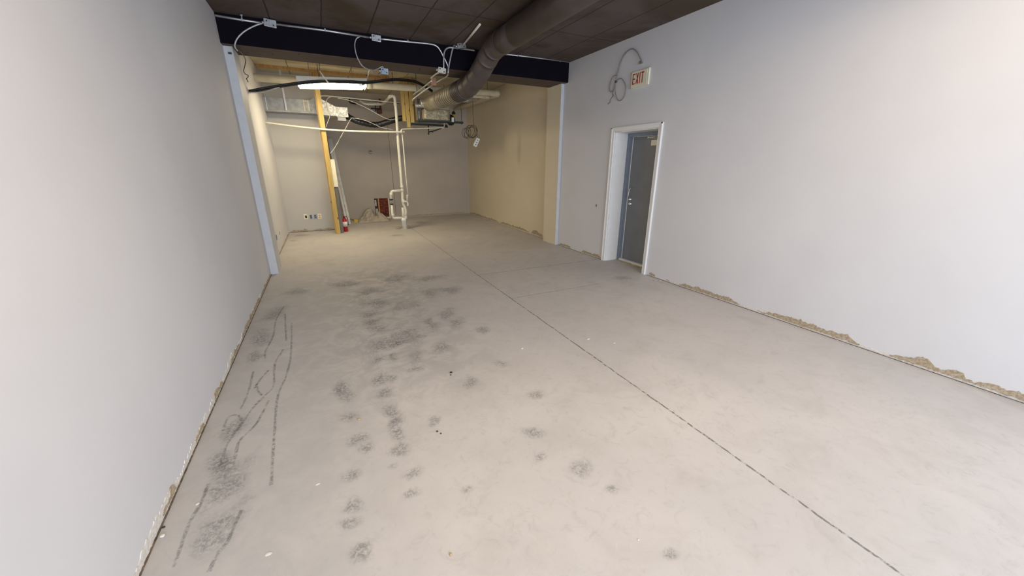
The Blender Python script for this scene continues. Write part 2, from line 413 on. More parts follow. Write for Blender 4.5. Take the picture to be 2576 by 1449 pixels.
# floor scuffs and smudges (one pattern on the slab)
mb = MB()
def blob(x, y, wx, wy, dens=1, z=.0008, rot=0):
    c0 = at(x, y, 2, 0); a = (at(x+wx/2, y, 2, 0)-c0).length*1.3; b2 = (at(x, y+wy/2, 2, 0)-at(x, y-wy/2, 2, 0)).length/2*1.3
    ang = random.uniform(-.5, .5)+rot; ca, sa = math.cos(ang), math.sin(ang)
    vs = [(c0.x+(p_*a*ca-q*b2*sa), c0.y+(p_*a*sa+q*b2*ca), z) for p_, q in ((-1, -1), (1, -1), (1, 1), (-1, 1))]
    mb.add(vs, [(0, 1, 2, 3)], uv=[[(0, 0), (1, 0), (1, 1), (0, 1)]])
BL = [(955, 953, 46, 40), (852, 970, 34, 36), (869, 989, 44, 52), (968, 986, 44, 40), (988, 953, 34, 26), (1048, 901, 40, 34), (1048, 926, 56, 24),
      (990, 901, 34, 30), (952, 906, 34, 30), (1082, 815, 48, 34), (1126, 790, 44, 34), (1151, 812, 44, 32), (932, 790, 70, 40), (944, 763, 66, 30),
      (938, 815, 50, 24), (952, 832, 60, 24), (1026, 845, 110, 50), (971, 868, 110, 40), (1109, 873, 60, 36), (1211, 830, 40, 28), (1258, 915, 36, 30),
      (1184, 964, 44, 40), (985, 1039, 40, 70), (880, 1047, 50, 36), (1093, 1057, 34, 30), (1093, 735, 70, 30), (990, 1070, 40, 40), (1000, 1093, 44, 44),
      (1008, 1132, 60, 40), (990, 1173, 34, 22), (899, 1105, 90, 34), (922, 1128, 50, 34), (1035, 1190, 60, 30), (887, 1194, 50, 34), (891, 1272, 56, 44),
      (876, 1318, 70, 34), (1035, 1240, 50, 30), (1175, 1233, 44, 24), (903, 1388, 60, 60), (581, 1210, 130, 120), (557, 1318, 140, 120),
      (590, 1076, 60, 90), (553, 1163, 70, 80), (1460, 1180, 70, 50), (1540, 1232, 40, 30), (1350, 995, 50, 30), (1688, 1395, 50, 30), (1360, 1150, 60, 24),
      (655, 850, 60, 60), (690, 790, 60, 40), (1000, 700, 100, 20), (870, 715, 90, 16), (1080, 700, 90, 18), (745, 735, 70, 20), (1565, 700, 50, 12),
      (640, 900, 40, 50), (1340, 1090, 60, 30), (930, 735, 80, 22), (1140, 730, 70, 22), (1020, 770, 90, 26), (1060, 560, 60, 8), (1000, 592, 50, 6), (760, 592, 40, 6), (740, 605, 20, 5)]
for q in BL: blob(*q)
scuff_a = mb.build('floor_smudges', 'smudge', floor)
mb = MB()
def ribbon(pxs, wd, z=.0014):
    P = smooth([at(x, y, 2, 0) for x, y in pxs], 8)
    for i in range(len(P)-1):
        a, b2 = P[i], P[i+1]; t = (b2-a).normalized(); s_ = Vector((-t.y, t.x, 0))*wd
        mb.add([(a-s_)+Vector((0, 0, z)), (b2-s_)+Vector((0, 0, z)), (b2+s_)+Vector((0, 0, z)), (a+s_)+Vector((0, 0, z))],
               [(0, 1, 2, 3)], uv=[[(.5, .15), (.5, .15), (.5, .85), (.5, .85)]])
for l in ([(714, 771), (695, 804), (687, 846), (668, 884), (668, 901)], [(713, 879), (692, 915), (688, 970), (665, 997), (640, 1022), (608, 1066), (573, 1116), (553, 1180)],
          [(717, 790), (720, 857)], [(734, 812), (732, 890), (720, 945), (699, 997), (691, 1080), (682, 1221)], [(676, 931), (655, 955), (640, 978)],
          [(645, 967), (650, 985), (659, 995)], [(676, 1008), (645, 1066), (606, 1105), (596, 1128), (592, 1155)], [(524, 1217), (507, 1264), (476, 1318), (437, 1427)],
          [(608, 1283), (573, 1361), (546, 1396), (526, 1439)], [(637, 935), (628, 975), (615, 1010), (605, 1030)],
          [(1790, 740), (1700, 720), (1620, 700)], [(560, 1085), (575, 1050), (600, 1045), (608, 1060)]):
    ribbon(l, .0095)
mb.build('scuff_lines', 'scuff', floor)
mb = MB()
for q in ((1458, 1180, 40, 30), (1255, 920, 24, 20), (1815, 1137, 30, 14), (1020, 770, 60, 10), (930, 1020, 90, 14), (1520, 925, 20, 8), (2440, 1190, 70, 20), (1000, 570, 60, 5), (1280, 860, 20, 8), (880, 1000, 80, 10)): blob(*q, z=.0018)
mb.build('dust_marks', 'dust', floor)

# ------------------------------------------------------------------ door
d = bpy.data.objects.new('door_1', None); COL.objects.link(d); d.location = (XR, 4.2, 0); WB['door_1'] = Vector((XR, 4.2, 0)); struct(d)
cw = .058; t_ = .02
cas = MB().box((XR-t_, DY0-cw, 0), (XR, DY0, DZ+cw)).box((XR-t_, DY1, 0), (XR, DY1+cw, DZ+cw)).box((XR-t_, DY0, DZ), (XR, DY1, DZ+cw))
cas.box((XR-t_-.008, DY0-cw, 0), (XR-t_, DY0-cw+.016, DZ+cw)).box((XR-t_-.008, DY1+cw-.016, 0), (XR-t_, DY1+cw, DZ+cw)).box((XR-t_-.008, DY0-cw, DZ+cw-.016), (XR-t_, DY1+cw, DZ+cw))
cas.build('casing', 'trim_white', d)
XD = 4.235
MB().box((XR, DY0, 0), (XD, DY0+.012, DZ)).box((XR, DY1-.012, 0), (XD, DY1, DZ)).box((XR, DY0, DZ-.012), (XD, DY1, DZ)).build('jamb_lining', 'trim_white', d)
fr = MB().box((XD, DY1-.05, 0), (XD+.075, DY1, DZ)).box((XD+.02, DY1-.062, 0), (XD+.075, DY1-.05, DZ-.05)).box((XD, DY0, 0), (XD+.075, DY0+.05, DZ)).box((XD, DY0+.05, DZ-.06), (XD+.075, DY1-.05, DZ)).box((XD-.012, DY1-.02, 0), (XD, DY1, DZ))
fr.build('door_frame', 'frame_blue', d)
MB().box((XD+.045, DY1-.070, .02), (XD+.06, DY1-.062, DZ-.06)).box((XD+.045, DY0+.05, DZ-.066), (XD+.06, DY1-.062, DZ-.06)).build('weather_strip', 'trim_white', d)
slab = MB().bevbox((XD+.055, DY0+.052, .03), (XD+.10, DY1-.066, DZ-.064), .003).build('door_slab', 'door_grey', d)
MB().box((XD+.01, DY0+.05, 0), (XD+.10, DY1-.05, .028)).build('threshold', 'trim_white', d)
sf = XD+.055
# pull handle, latch rose and deadbolt
yh = 4.50
MB().tube(smooth([(sf, yh-.01, 1.16), (sf-.035, yh-.01, 1.15), (sf-.045, yh, 1.10), (sf-.04, yh+.005, 1.04), (sf, yh+.005, 1.03)], 5), .008, 8).build('door_handle', 'chrome', slab)
MB().lathe((sf+.001, yh, .985), [(.022, 0), (.022, .008), (.012, .012), (.012, .03)], 14, (-1, 0, 0)).build('latch', 'chrome', slab)
MB().lathe((sf+.001, yh, .915), [(.03, 0), (.03, .006), (.018, .010), (.018, .016)], 16, (-1, 0, 0)).build('deadbolt', 'chrome', slab)
MB().bevbox((sf-.07, 3.87, DZ-.20), (sf-.0005, 4.14, DZ-.125), .006).build('door_closer', 'cream_plastic', slab)
arm = MB().tube([(sf-.035, 3.95, DZ-.115), (sf-.05, 4.22, DZ-.09)], .007, 6).tube([(sf-.05, 4.22, DZ-.09), (sf-.02, 4.05, DZ-.075)], .007, 6)
arm.lathe((sf-.05, 4.22, DZ-.10), [(.012, 0), (.012, .025)], 8).lathe((sf-.035, 3.95, DZ-.126), [(.014, 0), (.014, .03)], 8)
arm.build('closer_arm', 'cream_plastic', d)
# dirt and old glue across the doorway floor
mbd = MB(); rnd = random.Random(3)
for i in range(60):
    y = rnd.uniform(DY0+.02, DY1-.02); x = XD-.01-abs(rnd.gauss(0, .03)); s_ = rnd.uniform(.006, .02)
    mbd.lathe((x, y, 0), [(s_*1.3, 0), (s_, s_*.25), (s_*.3, s_*.4)], 6)
o = mbd.build('doorway_debris', 'chip_tan'); tag(o, 'line of brown dirt crumbs along the threshold of the grey door', 'dirt'); o['kind'] = 'stuff'

# ------------------------------------------------------------------ exit sign
e = thing('exit_sign', 'small white EXIT sign with red letters above the grey door', 'sign', (XR, 4.21, 2.49))
MB().bevbox((XR-.026, 4.055, 2.49), (XR, 4.370, 2.685), .006).build('housing', 'cream_plastic', e)
MB().bevbox((XR-.029, 4.085, 2.500), (XR-.025, 4.362, 2.675), .0015).build('face_plate', 'cream_plastic', e)
lt = MB(); X0, X1 = XR-.031, XR-.0285; z0, z1 = 2.527, 2.655; th = .0135
def ybar(ya, yb, za, zb): lt.box((X0, min(ya, yb), za), (X1, max(ya, yb), zb))
y = 4.340; lw = .049
ybar(y, y-th, z0, z1); ybar(y, y-lw, z1-th, z1); ybar(y, y-lw*.9, (z0+z1)/2-th/2, (z0+z1)/2+th/2); ybar(y, y-lw, z0, z0+th)
y -= lw+.014
for a, b_ in ((y, y-lw), (y-lw, y)):
    sg = 1 if b_ < a else -1
    lt.add([(X0, a, z0), (X0, a-sg*th, z0), (X0, b_, z1), (X0, b_+sg*th, z1), (X1, a, z0), (X1, a-sg*th, z0), (X1, b_, z1), (X1, b_+sg*th, z1)],
           [(0, 1, 2, 3), (7, 6, 5, 4), (0, 4, 5, 1), (1, 5, 6, 2), (2, 6, 7, 3), (3, 7, 4, 0)])
y -= lw+.015; ybar(y, y-th, z0, z1)
y -= th+.014; ybar(y, y-lw, z1-th, z1); ybar(y-lw/2+th/2, y-lw/2-th/2, z0, z1)
lt.build('lettering', 'sign_red', e)
# armoured cable hanging beside the sign
cb = thing('hanging_cable', 'grey armoured cable arched and looped on the right wall beside the EXIT sign', 'cable', (XR, 4.6, 2.34))
xw = XR-.02
arc = [(1617, 158), (1611, 147), (1603, 131), (1592, 123), (1581, 127), (1569, 140), (1560, 160), (1554, 185), (1551, 198), (1549, 206)]
MB().tube(smooth([at(a, b_, 0, xw) for a, b_ in arc], 5), .007, 8).build('cable_arch', 'wire_grey', cb)
loops = [(1549, 206), (1556, 199), (1565, 199), (1573, 213), (1574, 228), (1570, 243), (1561, 253), (1553, 250), (1549, 236), (1548, 222), (1549, 206), (1551, 192), (1547, 189), (1540, 197), (1534, 215), (1534, 228), (1538, 231), (1543, 226), (1547, 213), (1549, 206)]
MB().tube(smooth([at(a, b_, 0, xw+.004*math.sin(i)) for i, (a, b_) in enumerate(loops)], 6), .0055, 6).build('cable_loops', 'wire_grey', cb)
MB().tube(smooth([at(a, b_, 0, xw) for a, b_ in [(1544, 222), (1541, 236), (1543, 240), (1538, 247), (1535, 254), (1534, 258), (1529, 262)]], 4), .0035, 5).build('loose_wires', 'wire_dark', cb)
MB().box(at(1612, 162, 0, XR)-Vector((.03, .0, .0)), at(1619, 152, 0, XR)).build('connector', 'galv', cb)
q = at(1549.5, 205.5, 0, xw); MB().lathe(q-Vector((0, 0, .015)), [(.012, 0), (.018, .01), (.012, .03)], 8).build('cable_tie', 'wire_dark', cb)
q = at(1500, 517, 0, XR); tag(MB().box(q-Vector((.004, .012, .02)), q+Vector((0, .012, .02))).build('wall_plate', 'dark_panel_shade'), 'tiny dark plate low on the right wall left of the door', 'plate')

# ------------------------------------------------------------------ ceiling duct (dark spiral + flexible section)
du = thing('ventilation_duct', 'large dark brown round duct along the ceiling that dives under the beam', 'duct', (2.29, 4.0, 2.8))
Xc, Zc, rr = 2.29, 2.975, .143
MB().tube([(Xc, YF+.3, Zc), (Xc, 3.2, Zc)]+[(Xc, 4.55, Zc)], rr+.004, 36).build('near_section', 'duct_brown', du)
sg = MB().tube([(Xc, 4.5, Zc), (Xc, 4.95, Zc)], rr, 36)
for y in (4.55, 4.93): sg.tube([(Xc, y-.012, Zc), (Xc, y-.006, Zc), (Xc, y+.006, Zc), (Xc, y+.012, Zc)], [rr, rr+.006, rr+.006, rr], 36, False)
sg.build('straight_section', 'duct_brown', du)
elb = smooth([(2.29, 4.93, 2.975), (2.29, 5.2, 2.965), (2.285, 5.42, 2.89), (2.265, 5.62, 2.775), (2.245, 5.80, 2.695), (2.225, 5.98, 2.64), (2.21, 6.15, 2.62)], 3)
er = []; ep = []
for i, q in enumerate(elb):
    if i % 3 == 0 and 0 < i:
        t = (elb[min(i+1, len(elb)-1)]-elb[i-1]).normalized()
        for o_, r_ in ((-.010, rr), (-.004, rr+.005), (.004, rr+.005), (.010, rr)): ep.append(q+t*o_); er.append(r_)
    else: ep.append(q); er.append(rr)
MB().tube(ep, er, 36).build('elbow', 'duct_brown', du)
def flex(p0, p1, n, r, mat, name, amp=.011):
    P = []; Rr = []
    for i in range(n*6+1):
        t = i/(n*6); P.append(Vector(p0).lerp(Vector(p1), t)); Rr.append(r+amp*(abs(math.cos(math.pi*i/6))**.5)-amp)
    m_ = MB().tube(P, Rr, 32)
    for i in range(n*6):
        if i % 6 in (2, 3):
            for k in range(32): m_.mi[i*32+k] = 1
    return m_.build(name, [mat, 'rib_'+mat], du)
flex((2.21, 6.13, 2.62), (2.20, 6.48, 2.62), 5, rr+.014, 'duct_brown', 'flexible_section')
flex((2.20, 6.48, 2.62), (2.19, 7.40, 2.645), 9, rr+.016, 'duct_bare', 'bare_flexible_section')
MB().tube([(2.19, 7.38, 2.645), (2.20, 8.29, 2.675)], rr, 28).build('end_sleeve', 'duct_bare', du)

# ------------------------------------------------------------------ air handler hung at the rear
ah = thing('air_handler', 'boxy air handler wrapped in foil, hanging at the end of the duct', 'air handler', (2.4, 8.9, 2.36))
MB().bevbox((2.02, 8.62, 2.40), (2.72, 9.30, 2.80), .008).build('cabinet', 'tan_panel', ah)
fw = MB(); bmx = bmesh.new(); bmesh.ops.create_cube(bmx, size=1); bmesh.ops.subdivide_edges(bmx, edges=bmx.edges[:], cuts=9, use_grid_fill=True)
for v in bmx.verts:
    q = Vector((2.10+(v.co.x+.5)*.54, 8.42+(v.co.y+.5)*.20, 2.392+(v.co.z+.5)*.20)); nn = noise.noise(q*14)*.014+noise.noise(q*34)*.006
    v.co = q+Vector((nn, -abs(nn), nn))
bmx.verts.index_update(); fw.add([v.co.copy() for v in bmx.verts], [[v.index for v in f.verts] for f in bmx.faces], True); bmx.free()
fw.build('foil_wrap', 'foil_warm', ah)
MB().bevbox((2.16, 8.30, 2.585), (2.62, 8.62, 2.80), .02).build('supply_plenum', 'duct_bare', ah)
fin = MB()
for i in range(5): fin.box((2.0+i*.035, 8.60, 2.41), (2.012+i*.035, 8.622, 2.79))
fin.build('panel_ribs', 'dark_panel_shade', ah)
MB().lathe((2.02, 8.36, 2.675), [(.075, 0), (.075, .05), (.08, .055), (.08, .075), (.075, .08), (.075, .15)], 22, (1, 0, 0)).build('round_collar', 'galv', ah)
MB().lathe((1.93, 8.42, 2.64), [(.035, 0), (.035, .09)], 16, (1, 0, 0)).build('small_collar', 'galv', ah)
MB().box((2.02, 8.595, 2.42), (2.035, 8.61, 2.56)).build('drain_clip', 'galv', ah)
for y, x0, x1 in ((8.50, 1.98, 2.98), (9.32, 1.95, 2.86)):
    MB().box((x0, y, 2.352), (x1, y+.045, 2.358)).box((x0, y, 2.352), (x1, y+.006, 2.392)).build('support_angle', 'green_angle', ah)
for x, y in ((2.945, 8.515), (2.0, 8.515), (2.83, 9.33), (2.0, 9.33)):
    MB().tube([(x, y, 2.33), (x, y, 3.25)], .005, 6).lathe((x, y, 2.338), [(.011, 0), (.011, .012)], 6).build('hanger_rod', 'wire_dark', ah)
MB().bevbox((2.70, 8.44, 2.37), (2.75, 8.49, 2.46), .006).build('junction_switch', 'white_plastic', ah)
MB().lathe((2.80, 8.9, 2.45), [(.10, 0), (.115, .01), (.115, .04), (.06, .05)], 24, (.4, -1, 0)).build('blower_disc', 'black_rubber', ah)
# foil warm trunk of branch duct behind planks
# galvanised round stub to the right
gd = thing('round_duct', 'short shiny galvanised round duct right of the air handler', 'duct', (3.2, 9.0, 2.87))
MB().tube([(2.72, 9.0, 2.83), (3.05, 9.0, 2.90), (3.10, 9.0, 2.91)], [.03, .055, .08], 20).build('tapered_sleeve', 'duct_bare', gd)
MB().lathe((3.08, 9.0, 2.93), [(.078, 0), (.078, .18), (.083, .185), (.083, .20), (.078, .205), (.078, .40), (.05, .42)], 24, (1, 0, .05)).build('metal_pipe', 'galv', gd)
MB().tube([(3.2, 9.0, 3.0), (3.2, 9.0, 3.25)], .004, 6).build('hanger_wire', 'wire_dark', gd)
# gas line
gl = MB().tube(bend([at(1112, 322, 1, 9.25), at(1093, 329, 1, 9.25), at(1079.5, 332, 1, 9.25)], .02), .012, 8).tube([at(1077.5, 316, 1, 9.25), at(1078.5, 339, 1, 9.25)], .012, 8)
gl.lathe(at(1078.3, 338, 1, 9.25), [(.016, 0), (.016, .03)], 8).lathe(at(1088, 331, 1, 9.25)-Vector((0, 0, .02)), [(.018, 0), (.018, .035)], 8).tube([at(1119, 319, 1, 9.25), at(1126, 319, 1, 9.25)], .02, 8).tube([at(1112, 322, 1, 9.25), at(1119, 319, 1, 9.25)], .012, 8)
tag(gl.build('gas_pipe', 'iron_black'), 'black iron gas pipe with a tee hanging just below the air handler', 'pipe')

# ------------------------------------------------------------------ condensate and drain piping
cp = thing('condensate_pipe', 'thin white plastic pipe sagging from the left wall to the drain stack', 'pipe', (.5, 9.19, 2.15))
yc = 9.105
pts = smooth([at(666, 308, 1, yc), at(760, 320, 1, yc), at(850, 328, 1, yc), at(930, 331, 1, yc), at(1000, 332, 1, yc), at(1018, 331.5, 1, yc)], 8)
MB().tube(pts, .019, 12).build('long_run', 'pvc', cp)
q1 = at(1010, 330, 1, yc-.03); q2 = at(1010, 327.5, 1, yc-.03)+Vector((0, 0, .02))
MB().tube(bend([at(1010.5, 334, 1, yc-.03), q2, at(1112, 321, 1, yc-.03), at(1117.5, 320, 1, yc-.03), at(1118, 304, 1, yc-.03)], .03), .013, 10).build('feed_run', 'pvc', cp)
MB().lathe(at(1114, 321, 1, yc-.03)-Vector((.02, 0, 0)), [(.02, 0), (.02, .05)], 10, (1, 0, 0)).build('elbow_fitting', 'pvc', cp)
MB().lathe(at(1010, 333, 1, yc)-Vector((0, 0, .02)), [(.022, 0), (.022, .07)], 12).build('tee_fitting', 'pvc', cp)

st = thing('drain_stack', 'tall cream plastic drain pipe standing on the floor with side branch and trap', 'pipe', (1.625, 9.19, 0))
Y = 9.19
def pp(*q, y=Y): return [at(a, b_, 1, y) for a, b_ in q]
XS = 1.655
MB().lathe((1.625, Y, 0), [(.054, 0), (.054, .19), (.061, .195), (.061, .24), (.050, .25), (.045, .27)], 24).build('floor_pipe', 'pvc_white', st)
MB().lathe((1.625, Y, 0), [(.10, 0), (.11, .004), (.06, .010)], 20).build('floor_flange', 'mortar', st)
main = pp((1020, 545), (1021.5, 532), (1019, 522), (1014.5, 513), (1013, 503), (1012, 480), (1001.8, 360), (997, 284), (993.5, 250), (992, 243), (988, 241.5), (981, 242.5))
MB().tube(bend(main, .06), .031, 16).build('riser', 'pvc', st)
MB().tube(pp((1015, 548), (1014.5, 535), (1012.5, 522)), [.034, .034, .026], 14).build('cleanout_branch', 'pvc', st)
MB().tube(bend(pp((1013, 478.8), (986, 481), (983, 487), (984, 502)), .06), .030, 14).build('upper_branch', 'pvc', st)
MB().tube(bend(pp((985.4, 514.5), (987.5, 540), (990, 548.5), (1021, 547.5)), .09), .031, 14).build('lower_branch', 'pvc', st)
for a, b_ in ((984, 502.5), (985.4, 514)): MB().lathe(at(a, b_, 1, Y)-Vector((0, 0, .012)), [(.035, 0), (.037, .006), (.037, .022), (.035, .028)], 14).build('rubber_clamp', 'black_rubber', st)
for a, b_, ax_ in ((1012.2, 478.7, (0, 0, 1)), (1020.6, 547, (0, 0, 1)), (1014, 506, (0, 0, 1)), (1011, 470, (0, 0, 1)), (994.5, 262, (0, 0, 1)), (984, 489, (0, 0, 1)), (988.5, 541, (0, 0, 1))):
    MB().lathe(at(a, b_, 1, Y)-Vector((0, 0, .03)), [(.037, 0), (.037, .06)], 14, ax_).build('coupling', 'pvc', st)
thin = pp((1011.5, 335), (1014.2, 360), (1021, 440), (1026.5, 491), y=Y-.05)
MB().tube(thin, .014, 10).build('condensate_drop', 'pvc', st)
MB().tube(bend(pp((1024.5, 490), (1024.3, 506), y=Y-.03), .02), .017, 10).build('trap_inlet', 'pvc', st)
MB().tube(smooth(pp((1013, 510), (1016, 507.5), (1021, 507), (1025, 509), (1026.5, 514), (1025.5, 518), y=Y-.04), 5), .019, 10).build('trap', 'pvc', st)
MB().lathe(at(1025.6, 492, 1, Y-.04)-Vector((0, 0, .015)), [(.02, 0), (.02, .035)], 10).build('coupling', 'pvc', st)
top = MB().tube(bend([at(981, 242.5, 1, Y), at(976, 249, 1, 9.5), at(962, 262, 1, 10.3), at(919, 262, 1, 10.35), at(905, 254, 1, 10.4)], .08), .03, 12)
top.build('offset_run', 'pvc', st)

bp = thing('large_drain_pipe', 'thick beige drain pipe running across the rear room above the lamp', 'pipe', (1.5, 8.6, 2.85))
A = Vector((XL, 8.63, 2.935)); B = Vector((3.89, 8.6, 3.03))
MB().tube(bend([A, B, Vector((3.89, YB, 3.06))], .09), .062, 18).build('long_run', 'drain_paint', bp)
for t in (.40, .60): MB().tube([A.lerp(B, t), A.lerp(B, t+.018)], .070, 18).build('coupling', 'drain_paint', bp)
MB().tube([(3.80, 8.6, 3.028), (3.89, 8.6, 3.03)], .072, 18).build('elbow_hub', 'drain_paint', bp)
for x in (.2, 1.55, 3.62):
    z = 2.94+(x+.84)*.02; MB().tube([(x, 8.62, z-.068), (x-.07, 8.62, z), (x, 8.62, z+.068), (x, 8.62, ZR)], .005, 6).build('pipe_hanger', 'rust', bp)
sp = MB().tube(bend([(2.9, 8.85, 2.97), (3.72, 8.85, 2.985), (3.72, YB, 3.0)], .06), .04, 14)
sp = sp.build('small_drain_pipe', 'drain_paint'); tag(sp, 'thinner cream pipe turning back along the right wall beneath the thick drain pipe', 'pipe')
MB().tube([(3.64, 8.85, 2.984), (3.75, 8.85, 2.985)], .048, 14).build('elbow_hub', 'drain_paint', sp)

# ------------------------------------------------------------------ lumber
ps = thing('wooden_post', 'tall yellow wooden stud standing from floor to ceiling near the left alcove', 'post', (.16, 9.16, 0))
MB().bevbox((.113, 9.14, 0), (.202, 9.178, 3.205), .002).build('stud_face', 'stud', ps)
MB().bevbox((.095, 9.178, .0), (.133, 9.267, 3.205), .002).build('side_stud', 'stud_orange', ps)
tag(MB().bevbox((XL+.02, 9.10, 3.208), (1.50, 9.19, ZR), .002).build('ceiling_plate', 'stud_orange'), 'long orange wood strip fixed across the bare rear ceiling', 'plank')
for i, (x0, z0_, y0_) in enumerate(((1.762, 2.39, 9.00), (1.838, 2.26, 8.94), (1.915, 2.36, 8.88))):
    o = MB().bevbox((x0, y0_, z0_), (x0+.072, y0_+.036, ZR), .002).build('hanging_stud', 'stud')
    tag(o, ('left one of the short wood studs hanging beside the air handler', 'middle and longest of the studs hanging beside the air handler', 'right one of the short wood studs next to the air handler')[i], 'plank', 'studs hanging from the rear ceiling')
pc = tag(MB().box((.205, 9.20, 1.02), (.288, 9.215, 1.585)).build('board_offcut', 'cream_board'), 'cream coloured board piece fixed behind the tall yellow post', 'board')
tag(MB().bevbox((.207, 9.22, 0), (.275, 9.245, 1.02), .003).build('shade_strip', 'dark_panel_shade'), 'dark grey strip standing in for wall shade beneath the cream board piece', 'board')  # added dark strip in place of the shade on the wall here
for i, (a, b_) in enumerate((((873.3, 564.5), (827, 350)), ((880.2, 564.5), (832.5, 350)))):
    f0 = at(*a, 2, 0); t0 = at(*b_, 1, YB-.04); t0.x = max(t0.x, .17)
    dr = (t0-f0).normalized(); sx = Vector((1, 0, 0)); sx = (sx-dr*sx.dot(dr)).normalized(); n_ = dr.cross(sx)
    L_ = (t0-f0).length; mt = Matrix((sx, n_, dr)).transposed().to_4x4(); mt.translation = f0+Vector((0, 0, .006))
    o = MB().box((-.026, -.012, 0), (.026, .012, L_), mt).build('leaning_board', 'board_grey')
    tag(o, ('left of the two pale grey boards leaning on the back wall', 'right of the two pale grey boards leaning on the back wall')[i], 'board', 'grey boards leaning on the back wall')
tag(MB().box(at(1085, 195, 1, 6.5), at(1097.5, 214.5, 1, 6.5)+Vector((0, .04, 0))).build('wood_block', 'wood_brown'), 'small brown wood block hanging behind the beam under the junction box', 'block')
for i, (x, z) in enumerate(((1.39, 3.06), (1.95, 3.05))):
    o = MB().box((x, 9.0, z), (x+.09, 9.04, ZR)).box((x+.1, 9.02, z+.03), (x+.16, 9.05, ZR)).build('ceiling_cleat', 'stud_orange')
    tag(o, ('orange wood cleat on the rear ceiling right of the lamp', 'orange wood cleat on the rear ceiling above the air handler')[i], 'block')
o = MB().box((.14, 9.08, 3.06), (.21, 9.12, 3.21)).build('ceiling_cleat', 'stud_orange'); tag(o, 'orange wood cleat on the ceiling at the top of the yellow post', 'block')
dg = MB().tube([at(804, 178, 1, 7.6), at(826, 209, 1, 7.6)], .012, 6).build('loose_conduit', 'pvc'); tag(dg, 'short cream stick hanging diagonally in front of the lamp', 'pipe')

# ------------------------------------------------------------------ alcove duct, foil boxes, black hose
ad = thing('rectangular_duct', 'rectangular sheet metal duct on the alcove wall ending in a silver foil box', 'duct', (0, 9.55, 2.42))
MB().bevbox((XL, 9.44, 2.52), (.0, 9.77, 2.745), .004).build('painted_run', 'galv_paint', ad)
MB().box((XL, 9.425, 2.49), (.06, 9.77, 2.52)).build('bottom_ledge', 'galv_paint', ad)
def prism(x0, x1, z00, z01, z10, z11, y0, y1):
    m_ = MB(); m_.add([(x0, y0, z00), (x0, y0, z01), (x1, y0, z11), (x1, y0, z10), (x0, y1, z00), (x0, y1, z01), (x1, y1, z11), (x1, y1, z10)],
                      [(0, 3, 2, 1), (4, 5, 6, 7), (0, 1, 5, 4), (1, 2, 6, 5), (2, 3, 7, 6), (3, 0, 4, 7)]); return m_
prism(0, .088, 2.50, 2.745, 2.48, 2.80, 9.43, 9.77).build('flared_joint', 'galv_paint', ad)
prism(.088, .46, 2.47, 2.83, 2.46, 2.64, 9.38, 9.77).build('foil_transition', 'foil', ad)
MB().bevbox((.46, 9.38, 2.45), (.69, 9.70, 2.64), .005).build('foil_box', 'foil', ad)
MB().bevbox((.47, 9.40, 2.375), (.635, 9.62, 2.45), .004).build('outlet_box', 'galv_paint', ad)
MB().box((-.06, 9.434, 2.53), (-.035, 9.44, 2.74)).box((-.14, 9.434, 2.53), (-.12, 9.44, 2.74)).box((-.12, 9.434, 2.71), (-.06, 9.44, 2.73)).build('mastic_seal', 'mortar', ad)
MB().box((-.80, 9.432, 2.50), (-.785, 9.44, 2.745)).build('seam_bar', 'column_paint', ad)
MB().box((-.475, 9.40, 2.52), (-.445, 9.43, ZR)).bevbox((-.485, 9.395, 2.98), (-.435, 9.44, 3.06), .003).build('hanger_strap', 'column_paint', ad)
hp = smooth([Vector((.66, 9.55, 2.50)), at(880, 296, 1, 9.6), at(905, 307, 1, 9.6), at(945, 314, 1, 9.65), at(975, 307, 1, 9.6), at(1000, 299, 1, 9.5), at(1013, 297, 1, 9.45), Vector((1.97, 9.40, 2.52))], 14)
hose = MB().tube(hp, [.062+.004*math.sin(i*1.9) for i in range(len(hp))], 18).build('flexible_hose', 'black_foil')
tag(hose, 'sagging black insulated flexible duct between the foil box and the air handler', 'hose')

# ------------------------------------------------------------------ lamp
lm = thing('strip_light', 'long lit white strip light hanging beneath the rear ceiling', 'lamp', (.4, 8.15, 2.75))
zl, zr_ = 2.80, 2.862
def tilt(x): return zl+(zr_-zl)*(x+.165)/(1.12)
def lampbox(x0, x1, y0, y1, dz0, dz1, ins=0):
    m_ = MB(); vs = []
    for x, xi in ((x0, 1), (x1, -1)):
        z = tilt(x); vs += [(x, y0, z+dz1), (x, y1, z+dz1), (x+xi*ins, y1-ins, z+dz0), (x+xi*ins, y0+ins, z+dz0)]
    m_.add(vs, [(0, 1, 2, 3), (7, 6, 5, 4), (0, 4, 5, 1), (1, 5, 6, 2), (2, 6, 7, 3), (3, 7, 4, 0)]); return m_
lampbox(-.165, .955, 7.95, 8.35, .012, .105).build('housing', 'white_plastic', lm)
lampbox(-.160, .945, 7.955, 8.345, -.03, .012, .025).build('lens', 'lamp_lens', lm)
lampbox(.955, .975, 7.95, 8.35, -.028, .108).build('end_cap', 'white_plastic', lm)
for x in (.05, .75): MB().tube([(x, 8.15, tilt(x)+.10), (x, 8.15, ZR)], .004, 6).build('hanging_wire', 'wire_grey', lm)

